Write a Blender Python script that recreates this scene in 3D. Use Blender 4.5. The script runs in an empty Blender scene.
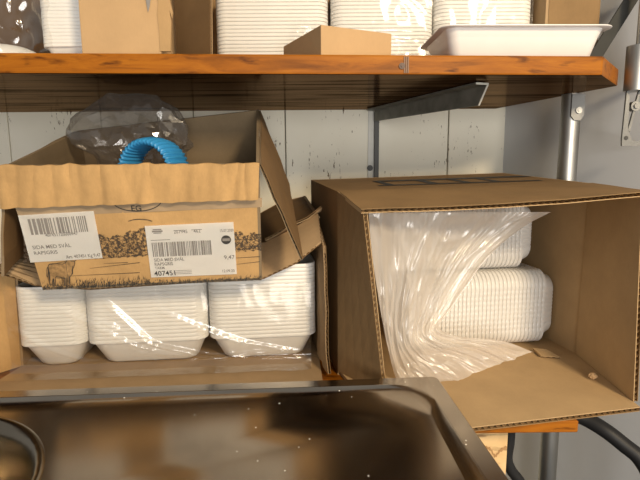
import bpy, bmesh, math, random
from mathutils import Vector, Matrix, noise
random.seed(7)
C = bpy.context.scene.collection
PI = math.pi
V = Vector

# ------------------------------------------------------------------ camera
EYE = V((0, 0, 1.22)); F = 500.0
PITCH = math.radians(8.5); ROLL = -0.0074
fw = V((0, math.cos(PITCH), -math.sin(PITCH)))
r0 = V((1, 0, 0)); u0 = V((0, math.sin(PITCH), math.cos(PITCH)))
RX = math.cos(ROLL) * r0 + math.sin(ROLL) * u0
UX = -math.sin(ROLL) * r0 + math.cos(ROLL) * u0
cd = bpy.data.cameras.new('camera'); cam = bpy.data.objects.new('camera', cd); C.objects.link(cam)
cd.sensor_width = 36; cd.lens = 36 * F / 640; cd.clip_start = 0.02
m = Matrix((RX, UX, -fw)).transposed().to_4x4(); m.translation = EYE
cam.matrix_world = m
bpy.context.scene.camera = cam

def ray(u, v):
    return fw + RX * ((u - 320) / F) - UX * ((v - 240) / F)
def at(u, v, Y):                       # the point of the room at depth Y seen at (u, v)
    d = ray(u, v); return EYE + d * (Y / d.y)
def onz(u, v, z):                      # the point at height z
    d = ray(u, v); return EYE + d * ((z - EYE.z) / d.z)
def onplane(u, v, p, n):
    d = ray(u, v); return EYE + d * ((p - EYE).dot(n) / d.dot(n))

# ------------------------------------------------------------------ materials
def newmat(name):
    mt = bpy.data.materials.new(name); mt.use_nodes = True
    nt = mt.node_tree; nt.nodes.clear()
    out = nt.nodes.new('ShaderNodeOutputMaterial')
    return mt, nt, out
def N(nt, t, **kw):
    n = nt.nodes.new(t)
    for k, v in kw.items():
        if k in n.inputs: n.inputs[k].default_value = v
        else: setattr(n, k, v)
    return n
def ramp(nt, stops):
    r = nt.nodes.new('ShaderNodeValToRGB')
    e = r.color_ramp.elements
    while len(e) < len(stops): e.new(0.5)
    for k, (p, c) in enumerate(stops):
        e[k].position = p; e[k].color = (*c, 1) if len(c) == 3 else c
    return r
def mapped(nt, scale, coord='Object'):
    tc = nt.nodes.new('ShaderNodeTexCoord'); mp = nt.nodes.new('ShaderNodeMapping')
    mp.inputs['Scale'].default_value = scale
    nt.links.new(tc.outputs[coord], mp.inputs['Vector'])
    return mp.outputs['Vector']
def simple(name, col, rough=.6, metal=0, spec=.5, var=.12, scale=(30, 30, 30), bump=0, trans=0, coat=0, sss=0):
    mt, nt, out = newmat(name)
    b = N(nt, 'ShaderNodeBsdfPrincipled', Roughness=rough, Metallic=metal)
    b.inputs['Specular IOR Level'].default_value = spec
    b.inputs['Coat Weight'].default_value = coat
    b.inputs['Coat Roughness'].default_value = .12
    nz = N(nt, 'ShaderNodeTexNoise', Scale=1.0, Detail=4.0)
    nt.links.new(mapped(nt, scale), nz.inputs['Vector'])
    lo = tuple(c * (1 - var) for c in col); hi = tuple(min(1, c * (1 + var)) for c in col)
    r = ramp(nt, [(.3, lo), (.7, hi)])
    nt.links.new(nz.outputs['Fac'], r.inputs['Fac']); nt.links.new(r.outputs['Color'], b.inputs['Base Color'])
    if bump:
        bp = N(nt, 'ShaderNodeBump', Strength=bump, Distance=.004)
        nt.links.new(nz.outputs['Fac'], bp.inputs['Height']); nt.links.new(bp.outputs['Normal'], b.inputs['Normal'])
    if sss:
        b.inputs['Subsurface Weight'].default_value = sss
        b.inputs['Subsurface Radius'].default_value = (.01, .009, .008)
    nt.links.new(b.outputs[0], out.inputs[0])
    return mt
def kraft(name, col, var=.14, stripe=.06, rough=.82):
    mt, nt, out = newmat(name)
    b = N(nt, 'ShaderNodeBsdfPrincipled', Roughness=rough); b.inputs['Specular IOR Level'].default_value = .25
    nz = N(nt, 'ShaderNodeTexNoise', Scale=1.0, Detail=6.0, Roughness=.65)
    nt.links.new(mapped(nt, (14, 14, 14)), nz.inputs['Vector'])
    fz = N(nt, 'ShaderNodeTexNoise', Scale=1.0, Detail=3.0)
    nt.links.new(mapped(nt, (500, 500, 120)), fz.inputs['Vector'])
    mx = N(nt, 'ShaderNodeMath', operation='MULTIPLY_ADD'); mx.inputs[1].default_value = stripe * 4; 
    nt.links.new(fz.outputs['Fac'], mx.inputs[0]); nt.links.new(nz.outputs['Fac'], mx.inputs[2])
    lo = tuple(c * (1 - var) for c in col); hi = tuple(min(1, c * (1 + var)) for c in col)
    r = ramp(nt, [(.35, lo), (.85, hi)])
    nt.links.new(mx.outputs[0], r.inputs['Fac']); nt.links.new(r.outputs['Color'], b.inputs['Base Color'])
    bp = N(nt, 'ShaderNodeBump', Strength=.25, Distance=.002)
    nt.links.new(nz.outputs['Fac'], bp.inputs['Height']); nt.links.new(bp.outputs['Normal'], b.inputs['Normal'])
    nt.links.new(b.outputs[0], out.inputs[0])
    return mt
def film(name, tint=(.97, .96, .94), base=.06, gloss=.75, rough=.12, milk=0.0, milkcol=(.85, .82, .78), bump=.08, bscale=40, transl=.5):
    """thin plastic: see-through, with a clear reflecting skin and some milkiness"""
    mt, nt, out = newmat(name)
    tr = N(nt, 'ShaderNodeBsdfTransparent', Color=(*tint, 1))
    gl = N(nt, 'ShaderNodeBsdfGlossy', Color=(1, 1, 1, 1), Roughness=rough)
    lw = N(nt, 'ShaderNodeLayerWeight', Blend=.35)
    nz = N(nt, 'ShaderNodeTexNoise', Scale=bscale, Detail=3.0)
    tc = N(nt, 'ShaderNodeTexCoord'); nt.links.new(tc.outputs['Object'], nz.inputs['Vector'])
    bp = N(nt, 'ShaderNodeBump', Strength=bump, Distance=.01)
    nt.links.new(nz.outputs['Fac'], bp.inputs['Height'])
    nt.links.new(bp.outputs['Normal'], gl.inputs['Normal'])
    fac = N(nt, 'ShaderNodeMath', operation='MULTIPLY_ADD', use_clamp=True)
    nt.links.new(lw.outputs['Facing'], fac.inputs[0]); fac.inputs[1].default_value = gloss * .5; fac.inputs[2].default_value = base
    inner = tr
    if milk:
        df = N(nt, 'ShaderNodeBsdfDiffuse', Color=(*milkcol, 1)); ts = N(nt, 'ShaderNodeBsdfTranslucent', Color=(*milkcol, 1))
        m2 = N(nt, 'ShaderNodeMixShader'); m2.inputs[0].default_value = transl
        nt.links.new(df.outputs[0], m2.inputs[1]); nt.links.new(ts.outputs[0], m2.inputs[2])
        m3 = N(nt, 'ShaderNodeMixShader')
        mf = N(nt, 'ShaderNodeMath', operation='MULTIPLY_ADD', use_clamp=True)
        nt.links.new(lw.outputs['Facing'], mf.inputs[0]); mf.inputs[1].default_value = .5; mf.inputs[2].default_value = milk
        nt.links.new(mf.outputs[0], m3.inputs[0])
        nt.links.new(tr.outputs[0], m3.inputs[1]); nt.links.new(m2.outputs[0], m3.inputs[2])
        inner = m3
    mx = N(nt, 'ShaderNodeMixShader')
    nt.links.new(fac.outputs[0], mx.inputs[0]); nt.links.new(inner.outputs[0], mx.inputs[1]); nt.links.new(gl.outputs[0], mx.inputs[2])
    nt.links.new(mx.outputs[0], out.inputs[0])
    return mt

def wood(name, c0, c1, c2, scale=(3, 40, 40), rough=.35, coat=.5, spec=.5):
    mt, nt, out = newmat(name)
    b = N(nt, 'ShaderNodeBsdfPrincipled', Roughness=rough)
    b.inputs['Coat Weight'].default_value = coat; b.inputs['Coat Roughness'].default_value = .1; b.inputs['Specular IOR Level'].default_value = spec
    nz = N(nt, 'ShaderNodeTexNoise', Scale=1.0, Detail=7.0, Roughness=.62, Distortion=.8)
    nt.links.new(mapped(nt, scale), nz.inputs['Vector'])
    r = ramp(nt, [(.28, c0), (.5, c1), (.72, c2)])
    nt.links.new(nz.outputs['Fac'], r.inputs['Fac'])
    sp = N(nt, 'ShaderNodeTexNoise', Scale=1.0, Detail=5.0)
    nt.links.new(mapped(nt, (18, 120, 90)), sp.inputs['Vector'])
    r2 = ramp(nt, [(.30, (.35, .3, .25)), (.42, (1, 1, 1))])
    nt.links.new(sp.outputs['Fac'], r2.inputs['Fac'])
    mm = N(nt, 'ShaderNodeMix', data_type='RGBA', blend_type='MULTIPLY'); mm.inputs[0].default_value = 1
    nt.links.new(r.outputs['Color'], mm.inputs[6]); nt.links.new(r2.outputs['Color'], mm.inputs[7])
    nt.links.new(mm.outputs[2], b.inputs['Base Color'])
    bp = N(nt, 'ShaderNodeBump', Strength=.15, Distance=.003)
    nt.links.new(nz.outputs['Fac'], bp.inputs['Height']); nt.links.new(bp.outputs['Normal'], b.inputs['Normal'])
    nt.links.new(b.outputs[0], out.inputs[0])
    return mt

def wall_paint():
    mt, nt, out = newmat('chipped_white_paint')
    b = N(nt, 'ShaderNodeBsdfPrincipled', Roughness=.55)
    nz = N(nt, 'ShaderNodeTexNoise', Scale=1.0, Detail=4.0)
    nt.links.new(mapped(nt, (5, 5, 5)), nz.inputs['Vector'])
    r = ramp(nt, [(.3, (.78, .735, .60)), (.7, (.87, .835, .71))])
    nt.links.new(nz.outputs['Fac'], r.inputs['Fac'])
    ch = N(nt, 'ShaderNodeTexNoise', Scale=1.0, Detail=5.0, Roughness=.7)
    nt.links.new(mapped(nt, (150, 150, 38)), ch.inputs['Vector'])
    lg = N(nt, 'ShaderNodeTexNoise', Scale=1.0, Detail=2.0)
    nt.links.new(mapped(nt, (9, 9, 6)), lg.inputs['Vector'])
    ad = N(nt, 'ShaderNodeMath', operation='MULTIPLY_ADD'); ad.inputs[1].default_value = .45
    nt.links.new(lg.outputs['Fac'], ad.inputs[0]); nt.links.new(ch.outputs['Fac'], ad.inputs[2])
    r2 = ramp(nt, [(.865, (0, 0, 0)), (.89, (1, 1, 1))])
    nt.links.new(ad.outputs[0], r2.inputs['Fac'])
    mm = N(nt, 'ShaderNodeMix', data_type='RGBA'); mm.inputs[7].default_value = (.16, .11, .06, 1)
    nt.links.new(r2.outputs['Color'], mm.inputs[0]); nt.links.new(r.outputs['Color'], mm.inputs[6])
    nt.links.new(mm.outputs[2], b.inputs['Base Color'])
    bp = N(nt, 'ShaderNodeBump', Strength=.3, Distance=.002); bp.invert = True
    nt.links.new(r2.outputs['Color'], bp.inputs['Height']); nt.links.new(bp.outputs['Normal'], b.inputs['Normal'])
    nt.links.new(b.outputs[0], out.inputs[0])
    return mt

def steel(name, col, rough, metal=1.0, spots=True):
    mt, nt, out = newmat(name)
    b = N(nt, 'ShaderNodeBsdfPrincipled', Metallic=metal)
    nz = N(nt, 'ShaderNodeTexNoise', Scale=1.0, Detail=5.0)
    nt.links.new(mapped(nt, (9, 9, 9)), nz.inputs['Vector'])
    mr = N(nt, 'ShaderNodeMapRange'); mr.inputs['To Min'].default_value = rough * .75; mr.inputs['To Max'].default_value = rough * 1.3
    nt.links.new(nz.outputs['Fac'], mr.inputs['Value']); nt.links.new(mr.outputs[0], b.inputs['Roughness'])
    lo = tuple(c * .8 for c in col)
    r = ramp(nt, [(.3, lo), (.7, col)])
    nt.links.new(nz.outputs['Fac'], r.inputs['Fac'])
    if spots:
        vo = N(nt, 'ShaderNodeTexVoronoi', Scale=48.0); tc = N(nt, 'ShaderNodeTexCoord'); nt.links.new(tc.outputs['Object'], vo.inputs['Vector'])
        wn = N(nt, 'ShaderNodeMath', operation='LESS_THAN'); wn.inputs[1].default_value = .05
        nt.links.new(vo.outputs['Distance'], wn.inputs[0])
        mm = N(nt, 'ShaderNodeMix', data_type='RGBA'); mm.inputs[7].default_value = (.85, .82, .75, 1)
        nt.links.new(wn.outputs[0], mm.inputs[0]); nt.links.new(r.outputs['Color'], mm.inputs[6])
        nt.links.new(mm.outputs[2], b.inputs['Base Color'])
        iv = N(nt, 'ShaderNodeMath', operation='SUBTRACT'); iv.inputs[0].default_value = 1
        nt.links.new(wn.outputs[0], iv.inputs[1]); nt.links.new(iv.outputs[0], b.inputs['Metallic'])
    else:
        nt.links.new(r.outputs['Color'], b.inputs['Base Color'])
    nt.links.new(b.outputs[0], out.inputs[0])
    return mt

def ink(name, col=(.045, .03, .02), lo=.42, hi=.5, scale=(260, 260, 260)):
    """printing ink that covers the board only in flecks"""
    mt, nt, out = newmat(name)
    d = N(nt, 'ShaderNodeBsdfPrincipled', Roughness=.7); d.inputs['Base Color'].default_value = (*col, 1)
    tr = N(nt, 'ShaderNodeBsdfTransparent')
    nz = N(nt, 'ShaderNodeTexNoise', Scale=1.0, Detail=6.0, Roughness=.75)
    nt.links.new(mapped(nt, scale), nz.inputs['Vector'])
    r = ramp(nt, [(lo, (0, 0, 0)), (hi, (1, 1, 1))])
    nt.links.new(nz.outputs['Fac'], r.inputs['Fac'])
    mx = N(nt, 'ShaderNodeMixShader'); nt.links.new(r.outputs['Color'], mx.inputs[0])
    nt.links.new(tr.outputs[0], mx.inputs[1]); nt.links.new(d.outputs[0], mx.inputs[2]); nt.links.new(mx.outputs[0], out.inputs[0])
    return mt

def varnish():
    mt, nt, out = newmat('shaded_varnish_underside')
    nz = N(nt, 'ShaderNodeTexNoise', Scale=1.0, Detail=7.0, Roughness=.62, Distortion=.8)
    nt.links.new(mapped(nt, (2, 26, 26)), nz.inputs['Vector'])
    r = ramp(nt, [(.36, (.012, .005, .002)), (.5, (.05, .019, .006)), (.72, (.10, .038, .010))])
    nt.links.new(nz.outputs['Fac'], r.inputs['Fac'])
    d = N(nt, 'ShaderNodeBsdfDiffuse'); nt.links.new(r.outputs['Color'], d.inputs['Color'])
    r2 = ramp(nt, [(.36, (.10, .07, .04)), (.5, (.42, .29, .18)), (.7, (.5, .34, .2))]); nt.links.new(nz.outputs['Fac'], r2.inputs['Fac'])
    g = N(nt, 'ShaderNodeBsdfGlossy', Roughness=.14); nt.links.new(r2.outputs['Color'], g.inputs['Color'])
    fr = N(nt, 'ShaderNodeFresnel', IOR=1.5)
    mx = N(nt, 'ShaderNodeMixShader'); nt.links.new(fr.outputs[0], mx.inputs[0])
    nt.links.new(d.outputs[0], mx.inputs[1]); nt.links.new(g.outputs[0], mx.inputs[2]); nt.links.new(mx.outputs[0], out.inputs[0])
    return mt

M = dict(
    kraft=kraft('kraft_board', (.37, .235, .11)),
    kraft_dark=kraft('brown_kraft_board', (.23, .135, .06)),
    kraft_orange=kraft('meat_carton_board', (.45, .275, .115), var=.2),
    kraft_plain=kraft('plain_pale_board', (.44, .285, .145), var=.08),
    k_out=kraft('outer_liner', (.25, .155, .07)), k_in=kraft('inner_liner', (.47, .32, .165), var=.1),
    l_out=kraft('outer_liner_dark', (.17, .10, .043)), l_in=kraft('inner_liner_grey', (.37, .25, .135)),
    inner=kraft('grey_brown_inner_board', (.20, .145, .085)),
    tape=simple('clear_packing_tape', (.36, .26, .16), rough=.25, var=.15),
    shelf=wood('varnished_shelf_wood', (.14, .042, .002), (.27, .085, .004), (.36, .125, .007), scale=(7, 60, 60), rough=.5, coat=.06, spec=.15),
    shelf_under=varnish(),  # glossy brown underside, with its shade also put into the darker colour
    ply=wood('raw_plywood', (.55, .34, .15), (.68, .46, .22), (.78, .56, .30), scale=(14, 14, 14), rough=.7, coat=0),
    stain=simple('water_stain', (.36, .20, .08), rough=.8),
    knot=simple('dark_knot', (.07, .03, .012), rough=.5),
    filler=simple('pale_wood_filler', (.16, .075, .03), rough=.5),
    wall=wall_paint(),
    grey=simple('grey_wall_paint', (.66, .675, .69), rough=.5, var=.05, scale=(4, 4, 4)),
    floor=simple('grey_floor', (.22, .21, .20), rough=.6),
    gap=simple('plank_gap', (.06, .045, .03), rough=.9),
    foam=simple('white_foam', (.80, .785, .75), rough=.45, var=.03, sss=.15),
    traywhite=simple('white_tray_plastic', (.74, .72, .69), rough=.28, var=.02),
    paper=simple('white_label_paper', (.92, .90, .85), rough=.6, var=.02),
    black=simple('black_print', (.03, .028, .025), rough=.6),
    greyprint=simple('grey_print', (.22, .20, .18), rough=.6),
    inkmat=ink('ink_flecks', col=(.06, .04, .025), lo=.45, hi=.55), inkcow=ink('ink_shading', lo=.38, hi=.55, scale=(420, 420, 420)),
    inkthin=ink('ink_thin', lo=.50, hi=.56, scale=(120, 120, 600)),
    counter=steel('worn_stainless', (.44, .385, .315), .19, metal=.94),
    bowl=steel('sink_steel', (.30, .26, .20), .2, spots=False),
    chrome=steel('brushed_chrome', (.45, .45, .435), .42, spots=False),
    galv=steel('galvanised_steel', (.25, .25, .245), .5, spots=False),
    darksteel=simple('dull_dark_steel', (.19, .19, .17), rough=.45, metal=.5, var=.3),
    strut=simple('grey_strut_paint', (.05, .05, .046), rough=.75, spec=.1),
    plate=simple('worn_grey_plate', (.20, .20, .195), rough=.4, metal=.6),
    strip=simple('painted_steel_strip', (.50, .49, .44), rough=.4, var=.1),
    darkgap=simple('dark_steel', (.03, .03, .028), rough=.5),
    blackpipe=simple('black_rubber', (.014, .014, .015), rough=.5, spec=.25),
    blue=simple('blue_plastic', (.035, .24, .50), rough=.3, var=.12),
    film=film('clear_wrap', base=.08, gloss=.6, rough=.17),
    filmlow=film('thin_clear_wrap', base=.02, gloss=.3, rough=.12, bump=.03, bscale=25),
    filmsoft=film('clear_bag', tint=(.84, .82, .80), base=.04, gloss=.6, rough=.1, milk=.10, milkcol=(.34, .32, .30), bump=.12, bscale=18),
    poly=film('milky_poly_bag', tint=(.96, .94, .92), base=.05, gloss=.35, rough=.22, milk=.52, milkcol=(.88, .81, .72), bump=.05, bscale=30, transl=.4),
    pp=film('clear_container', tint=(.97, .96, .95), base=.03, gloss=.2, rough=.2, milk=.72, milkcol=(.98, .96, .92), bump=.0, transl=.35),
)

# ------------------------------------------------------------------ object helpers
def wloc(o):
    p = V((0, 0, 0))
    while o: p += o.location; o = o.parent
    return p
def tag(o, label=None, cat=None, group=None, kind=None):
    if label: o['label'] = label
    if cat: o['category'] = cat
    if group: o['group'] = group
    if kind: o['kind'] = kind
    return o
def empty(name, loc, label, cat, group=None):
    o = bpy.data.objects.new(name, None); C.objects.link(o); o.location = loc; o.empty_display_size = .03
    return tag(o, label, cat, group)
def obj(name, bm, mat, parent=None, smooth=False, base=None):
    """bm holds world coordinates; links it as one mesh object"""
    if base is None: base = V((0, 0, 0))
    off = wloc(parent) if parent else V(base)
    bmesh.ops.translate(bm, verts=bm.verts, vec=-off)
    me = bpy.data.meshes.new(name); bm.to_mesh(me); bm.free()
    if smooth:
        for p in me.polygons: p.use_smooth = True
        if smooth != 'all':
            try: me.set_sharp_from_angle(angle=math.radians(smooth if smooth is not True else 40))
            except Exception: pass
    for q in (mat if isinstance(mat, (tuple, list)) else (mat,)): me.materials.append(M[q] if isinstance(q, str) else q)
    o = bpy.data.objects.new(name, me); C.objects.link(o)
    if parent: o.parent = parent
    else: o.location = off
    return o
def struct(name, bm, mat, **k):
    return tag(obj(name, bm, mat, **k), kind='structure')
def BM(): return bmesh.new()
def ngon(bm, pts):
    return bm.faces.new([bm.verts.new(p) for p in pts])
def prism(bm, poly, vec):
    """closed solid: a polygon pushed along vec"""
    a = [bm.verts.new(p) for p in poly]; b = [bm.verts.new(V(p) + vec) for p in poly]
    n = len(a)
    bm.faces.new(a[::-1]); bm.faces.new(b)
    for k in range(n): bm.faces.new((a[k], a[(k + 1) % n], b[(k + 1) % n], b[k]))
    bmesh.ops.recalc_face_normals(bm, faces=bm.faces[:])
def box(bm, c, sx, sy, sz, rot=None):
    mt = Matrix.Translation(c) @ (rot.to_4x4() if rot else Matrix()) @ Matrix.Diagonal((sx, sy, sz, 1))
    bmesh.ops.create_cube(bm, size=1, matrix=mt)
def bevel(bm, w, seg=2, ang=.6):
    es = [e for e in bm.edges if len(e.link_faces) == 2 and e.calc_face_angle(0) > ang]
    bmesh.ops.bevel(bm, geom=es, offset=w, segments=seg, affect='EDGES', profile=.6)
def tube(bm, pts, r, seg=16, caps=True):
    pts = [V(p) for p in pts]; rings = []; n = len(pts)
    ref = V((0, 0, 1)); t0 = (pts[1] - pts[0]).normalized()
    if abs(t0.dot(ref)) > .9: ref = V((1, 0, 0))
    for k in range(n):
        t = (pts[min(k + 1, n - 1)] - pts[max(k - 1, 0)]).normalized()
        a = (ref - t * ref.dot(t)).normalized(); b = t.cross(a); ref = a
        rr = r(k / (n - 1)) if callable(r) else r
        rings.append([bm.verts.new(pts[k] + (a * math.cos(q) + b * math.sin(q)) * rr) for q in [2 * PI * j / seg for j in range(seg)]])
    for k in range(n - 1):
        for j in range(seg):
            bm.faces.new((rings[k][j], rings[k][(j + 1) % seg], rings[k + 1][(j + 1) % seg], rings[k + 1][j]))
    if caps: bm.faces.new(rings[0][::-1]); bm.faces.new(rings[-1])
def disc(bm, c, n, r, h, seg=20):
    n = V(n).normalized(); a = n.orthogonal().normalized(); b = n.cross(a)
    prism(bm, [V(c) + (a * math.cos(2 * PI * k / seg) + b * math.sin(2 * PI * k / seg)) * r for k in range(seg)], n * h)
def bezier(p, n=24):
    """Catmull-Rom through the points"""
    p = [V(q) for q in p]; p = [2 * p[0] - p[1]] + p + [2 * p[-1] - p[-2]]; o = []
    for k in range(1, len(p) - 2):
        for j in range(n):
            t = j / n
            o.append(.5 * ((2 * p[k]) + (p[k + 1] - p[k - 1]) * t + (2 * p[k - 1] - 5 * p[k] + 4 * p[k + 1] - p[k + 2]) * t * t + (3 * p[k] - p[k - 1] - 3 * p[k + 1] + p[k + 2]) * t ** 3))
    o.append(p[-2]); return o

# ------------------------------------------------------------------ cardboard
def bil(p00, p01, p10, p11, n=6, mm=6, warp=None):
    """rows run p00->p10, columns p00->p01"""
    g = []
    for i in range(n + 1):
        row = []
        for j in range(mm + 1):
            a, b = i / n, j / mm
            q = (V(p00) * (1 - b) + V(p01) * b) * (1 - a) + (V(p10) * (1 - b) + V(p11) * b) * a
            if warp: q = q + warp(a, b)
            row.append(q)
        g.append(row)
    return g
def gnormals(g):
    n, mm = len(g), len(g[0]); o = []
    for i in range(n):
        r = []
        for j in range(mm):
            du = g[min(i + 1, n - 1)][j] - g[max(i - 1, 0)][j]; dv = g[i][min(j + 1, mm - 1)] - g[i][max(j - 1, 0)]
            r.append(du.cross(dv).normalized())
        o.append(r)
    return o
def shell(bm, g, nr, o0, o1, ma=0, mb=0):
    n, mm = len(g), len(g[0])
    A = [[bm.verts.new(g[i][j] + nr[i][j] * o0) for j in range(mm)] for i in range(n)]
    B = [[bm.verts.new(g[i][j] + nr[i][j] * o1) for j in range(mm)] for i in range(n)]
    for i in range(n - 1):
        for j in range(mm - 1):
            bm.faces.new((A[i][j], A[i][j + 1], A[i + 1][j + 1], A[i + 1][j])).material_index = ma
            bm.faces.new((B[i][j], B[i + 1][j], B[i + 1][j + 1], B[i][j + 1])).material_index = mb
    ring = [(0, j) for j in range(mm)] + [(i, mm - 1) for i in range(1, n)] + [(n - 1, j) for j in range(mm - 2, -1, -1)] + [(i, 0) for i in range(n - 2, 0, -1)]
    for k in range(len(ring)):
        a, b = ring[k], ring[(k + 1) % len(ring)]
        bm.faces.new((A[a[0]][a[1]], B[a[0]][a[1]], B[b[0]][b[1]], A[b[0]][b[1]])).material_index = mb
def board(bm, g, th=.005, side=1, flutes=(), period=.009):
    """corrugated board over a grid of points; cut edges named in flutes show liners and waves ('i0','i1','j0','j1')"""
    nr = gnormals(g)
    if side < 0: nr = [[-q for q in r] for r in nr]
    if not flutes:
        shell(bm, g, nr, 0, th, 0, 1)
    else:
        lt = .0009
        shell(bm, g, nr, 0, lt, 0, 0); shell(bm, g, nr, th - lt, th, 1, 1)
        n, mm = len(g), len(g[0])
        for e in ('i0', 'i1', 'j0', 'j1'):
            if e[0] == 'i':
                i = 0 if e[1] == '0' else n - 1; i2 = 1 if i == 0 else n - 2
                ed = [(g[i][j], g[i2][j], nr[i][j]) for j in range(mm)]
            else:
                j = 0 if e[1] == '0' else mm - 1; j2 = 1 if j == 0 else mm - 2
                ed = [(g[i][j], g[i][j2], nr[i][j]) for i in range(n)]
            L = [0]
            for k in range(len(ed) - 1): L.append(L[-1] + (ed[k + 1][0] - ed[k][0]).length)
            def samp(s):
                for k in range(len(ed) - 1):
                    if s <= L[k + 1] + 1e-9:
                        t = (s - L[k]) / max(1e-9, L[k + 1] - L[k])
                        p = ed[k][0].lerp(ed[k + 1][0], t); q = ed[k][1].lerp(ed[k + 1][1], t)
                        return p, (q - p).normalized(), ed[k][2].lerp(ed[k + 1][2], t)
                return ed[-1][0], (ed[-1][1] - ed[-1][0]).normalized(), ed[-1][2]
            if e in flutes:
                step = period / 4; cnt = max(4, int(L[-1] / step)); prev = None
                for k in range(cnt + 1):
                    p, inn, nn = samp(L[-1] * k / cnt)
                    o = lt + (th - 2 * lt) * (.5 + .5 * math.sin(k * PI / 2 + .4))
                    a0 = bm.verts.new(p + nn * o + inn * .0004); b0 = bm.verts.new(p + nn * o + inn * .012)
                    if prev: bm.faces.new((prev[0], a0, b0, prev[1])).material_index = 1
                    prev = (a0, b0)
            else:
                prev = None
                for (p, q, nn) in ed:
                    a0 = bm.verts.new(p); b0 = bm.verts.new(p + nn * th)
                    if prev: bm.faces.new((prev[0], a0, b0, prev[1])).material_index = 1
                    prev = (a0, b0)
def wob(seed, amp, sc=9):
    def f(a, b):
        p = V((a * 2.1 + seed, b * 2.1 - seed, seed * .7))
        return V((noise.noise(p * 1.7), noise.noise(p * 1.7 + V((9, 2, 5))), noise.noise(p * 1.7 + V((3, 7, 1))))) * amp
    return f

# ------------------------------------------------------------------ heights
ZL = EYE.z - .345          # lower shelf top
ZC = EYE.z - .30           # counter
ZUB = EYE.z + .1295        # upper shelf underside
ZU = EYE.z + .157          # upper shelf top
YW = 1.22                  # back wall

# ------------------------------------------------------------------ the setting
XC = .443
def wallx(y): return XC + .4 * (YW - y)
bm = BM(); ngon(bm, [(-1.6, -1.6, 0), (2.0, -1.6, 0), (2.0, YW + .1, 0), (-1.6, YW + .1, 0)]); 
for f in list(bm.faces): pass
bmesh.ops.solidify(bm, geom=bm.faces[:], thickness=.02)
bmesh.ops.translate(bm, verts=bm.verts, vec=(0, 0, -max(v.co.z for v in bm.verts)))
struct('floor', bm, 'floor')
bm = BM()
seams = [-1.6, -1.32, -1.10, -.94, -.742, -.52, -.299, -.081, .137, .309, XC + .02]
for a, b in zip(seams[:-1], seams[1:]):
    w = BM(); box(w, V(((a + b) / 2, YW + .012, 1.25)), b - a - .0022, .024, 2.5); bevel(w, .0015, 1)
    me = bpy.data.meshes.new('t'); w.to_mesh(me); w.free(); bm.from_mesh(me); bpy.data.meshes.remove(me)
wb = struct('wall_back', bm, 'wall')
bm = BM(); box(bm, V((-.57, YW + .03, 1.25)), 2.08, .012, 2.5); obj('backing', bm, 'gap', wb)
bm = BM()
d = V((wallx(-1.6) - XC, -1.6 - YW, 0)).normalized(); nrm = V((-d.y, d.x, 0)); nrm = nrm if nrm.x > 0 else -nrm
a = V((XC, YW, 0)); b = V((wallx(-1.6), -1.6, 0))
prism(bm, [a, b, b + nrm * .05, a + nrm * .05], V((0, 0, 2.5)))
struct('wall_right', bm, 'grey')

# ------------------------------------------------------------------ upper shelf
S = empty('wooden_shelf', V((-.4, .95, ZUB)), 'varnished orange wooden shelf plank across the top, seen from below', 'shelf')
def shelf_poly(z):
    a, b, c, d = [onz(*p, ZUB) for p in ((0, 73.2, 0)[:2], (602, 75.2), (617.5, 86), (492, 109.5))]
    l = a + (a - b) * 1.2; e = c + (d - c) * ((YW - .001 - c.y) / (d.y - c.y))
    return [V((q.x, q.y, z)) for q in (l, b, c, e)] + [V((l.x, YW - .001, z))]
def frontY(x):
    a, b = onz(0, 73.2, ZUB), onz(602, 75.2, ZUB); return a.y + (b.y - a.y) * (x - a.x) / (b.x - a.x)
bm = BM(); prism(bm, shelf_poly(ZUB), V((0, 0, ZU - ZUB))); bevel(bm, .0025, 2)
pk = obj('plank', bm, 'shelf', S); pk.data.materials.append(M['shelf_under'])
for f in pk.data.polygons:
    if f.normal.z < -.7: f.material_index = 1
bm = BM(); Yk = frontY(.115) - .0003; p = at(402, 66, Yk); disc(bm, p, (0, -1, 0), .0045, .0012)
disc(bm, p + V((0, -.0012, 0)), (0, -1, 0), .0018, .0012, 6); obj('screw', bm, 'knot', S)
bm = BM(); a = at(404, 56.5, Yk); b = at(409, 73, Yk)
for k in range(3):
    x = a.x + (k * .0026)
    prism(bm, [V((x, Yk, a.z)), V((x + .0018, Yk, a.z)), V((x + .0022, Yk, b.z)), V((x + .0004, Yk, b.z))], V((0, -.0004, 0)))
obj('knot', bm, 'filler', S)

# bracket under the shelf
B = empty('shelf_bracket', V((.13, YW - .01, ZUB - .3)), 'dark steel angle bracket under the wooden shelf, on a wall strip', 'bracket')
bm = BM()
p0 = V((.133, YW - .018, ZUB - .0012)); p1 = onz(488, 83, ZUB - .0012)
d = (p1 - p0).normalized(); s = V((d.y, -d.x, 0))
prism(bm, [p0, p1, p1 + s * .024, p0 + s * .024], V((0, 0, -.003)))
q0 = p0 - V((0, 0, .003)); q1 = p1 - V((0, 0, .003))
prism(bm, [q0, q1, q1 - d * .02 - V((0, 0, .030)), q0 - V((0, 0, .024))], s * .003)
obj('arm', bm, 'darksteel', B)
bm = BM(); e = p1 + d * .0002
prism(bm, [e + V((0, 0, -.0002)), e + s * .024 + V((0, 0, -.0002)), e + s * .024 + V((0, 0, -.0034)), e + V((0, 0, -.0034))], d * .0015)
prism(bm, [e - V((0, 0, .0034)), e + s * .003 - V((0, 0, .0034)), e + s * .003 - d * .02 - V((0, 0, .033)), e - d * .02 - V((0, 0, .033))], d * .0015)
obj('cut_end', bm, 'strip', B)
bm = BM(); x0 = at(368, 140, YW).x; x1 = at(374, 140, YW).x; x2 = at(380, 140, YW).x
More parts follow.
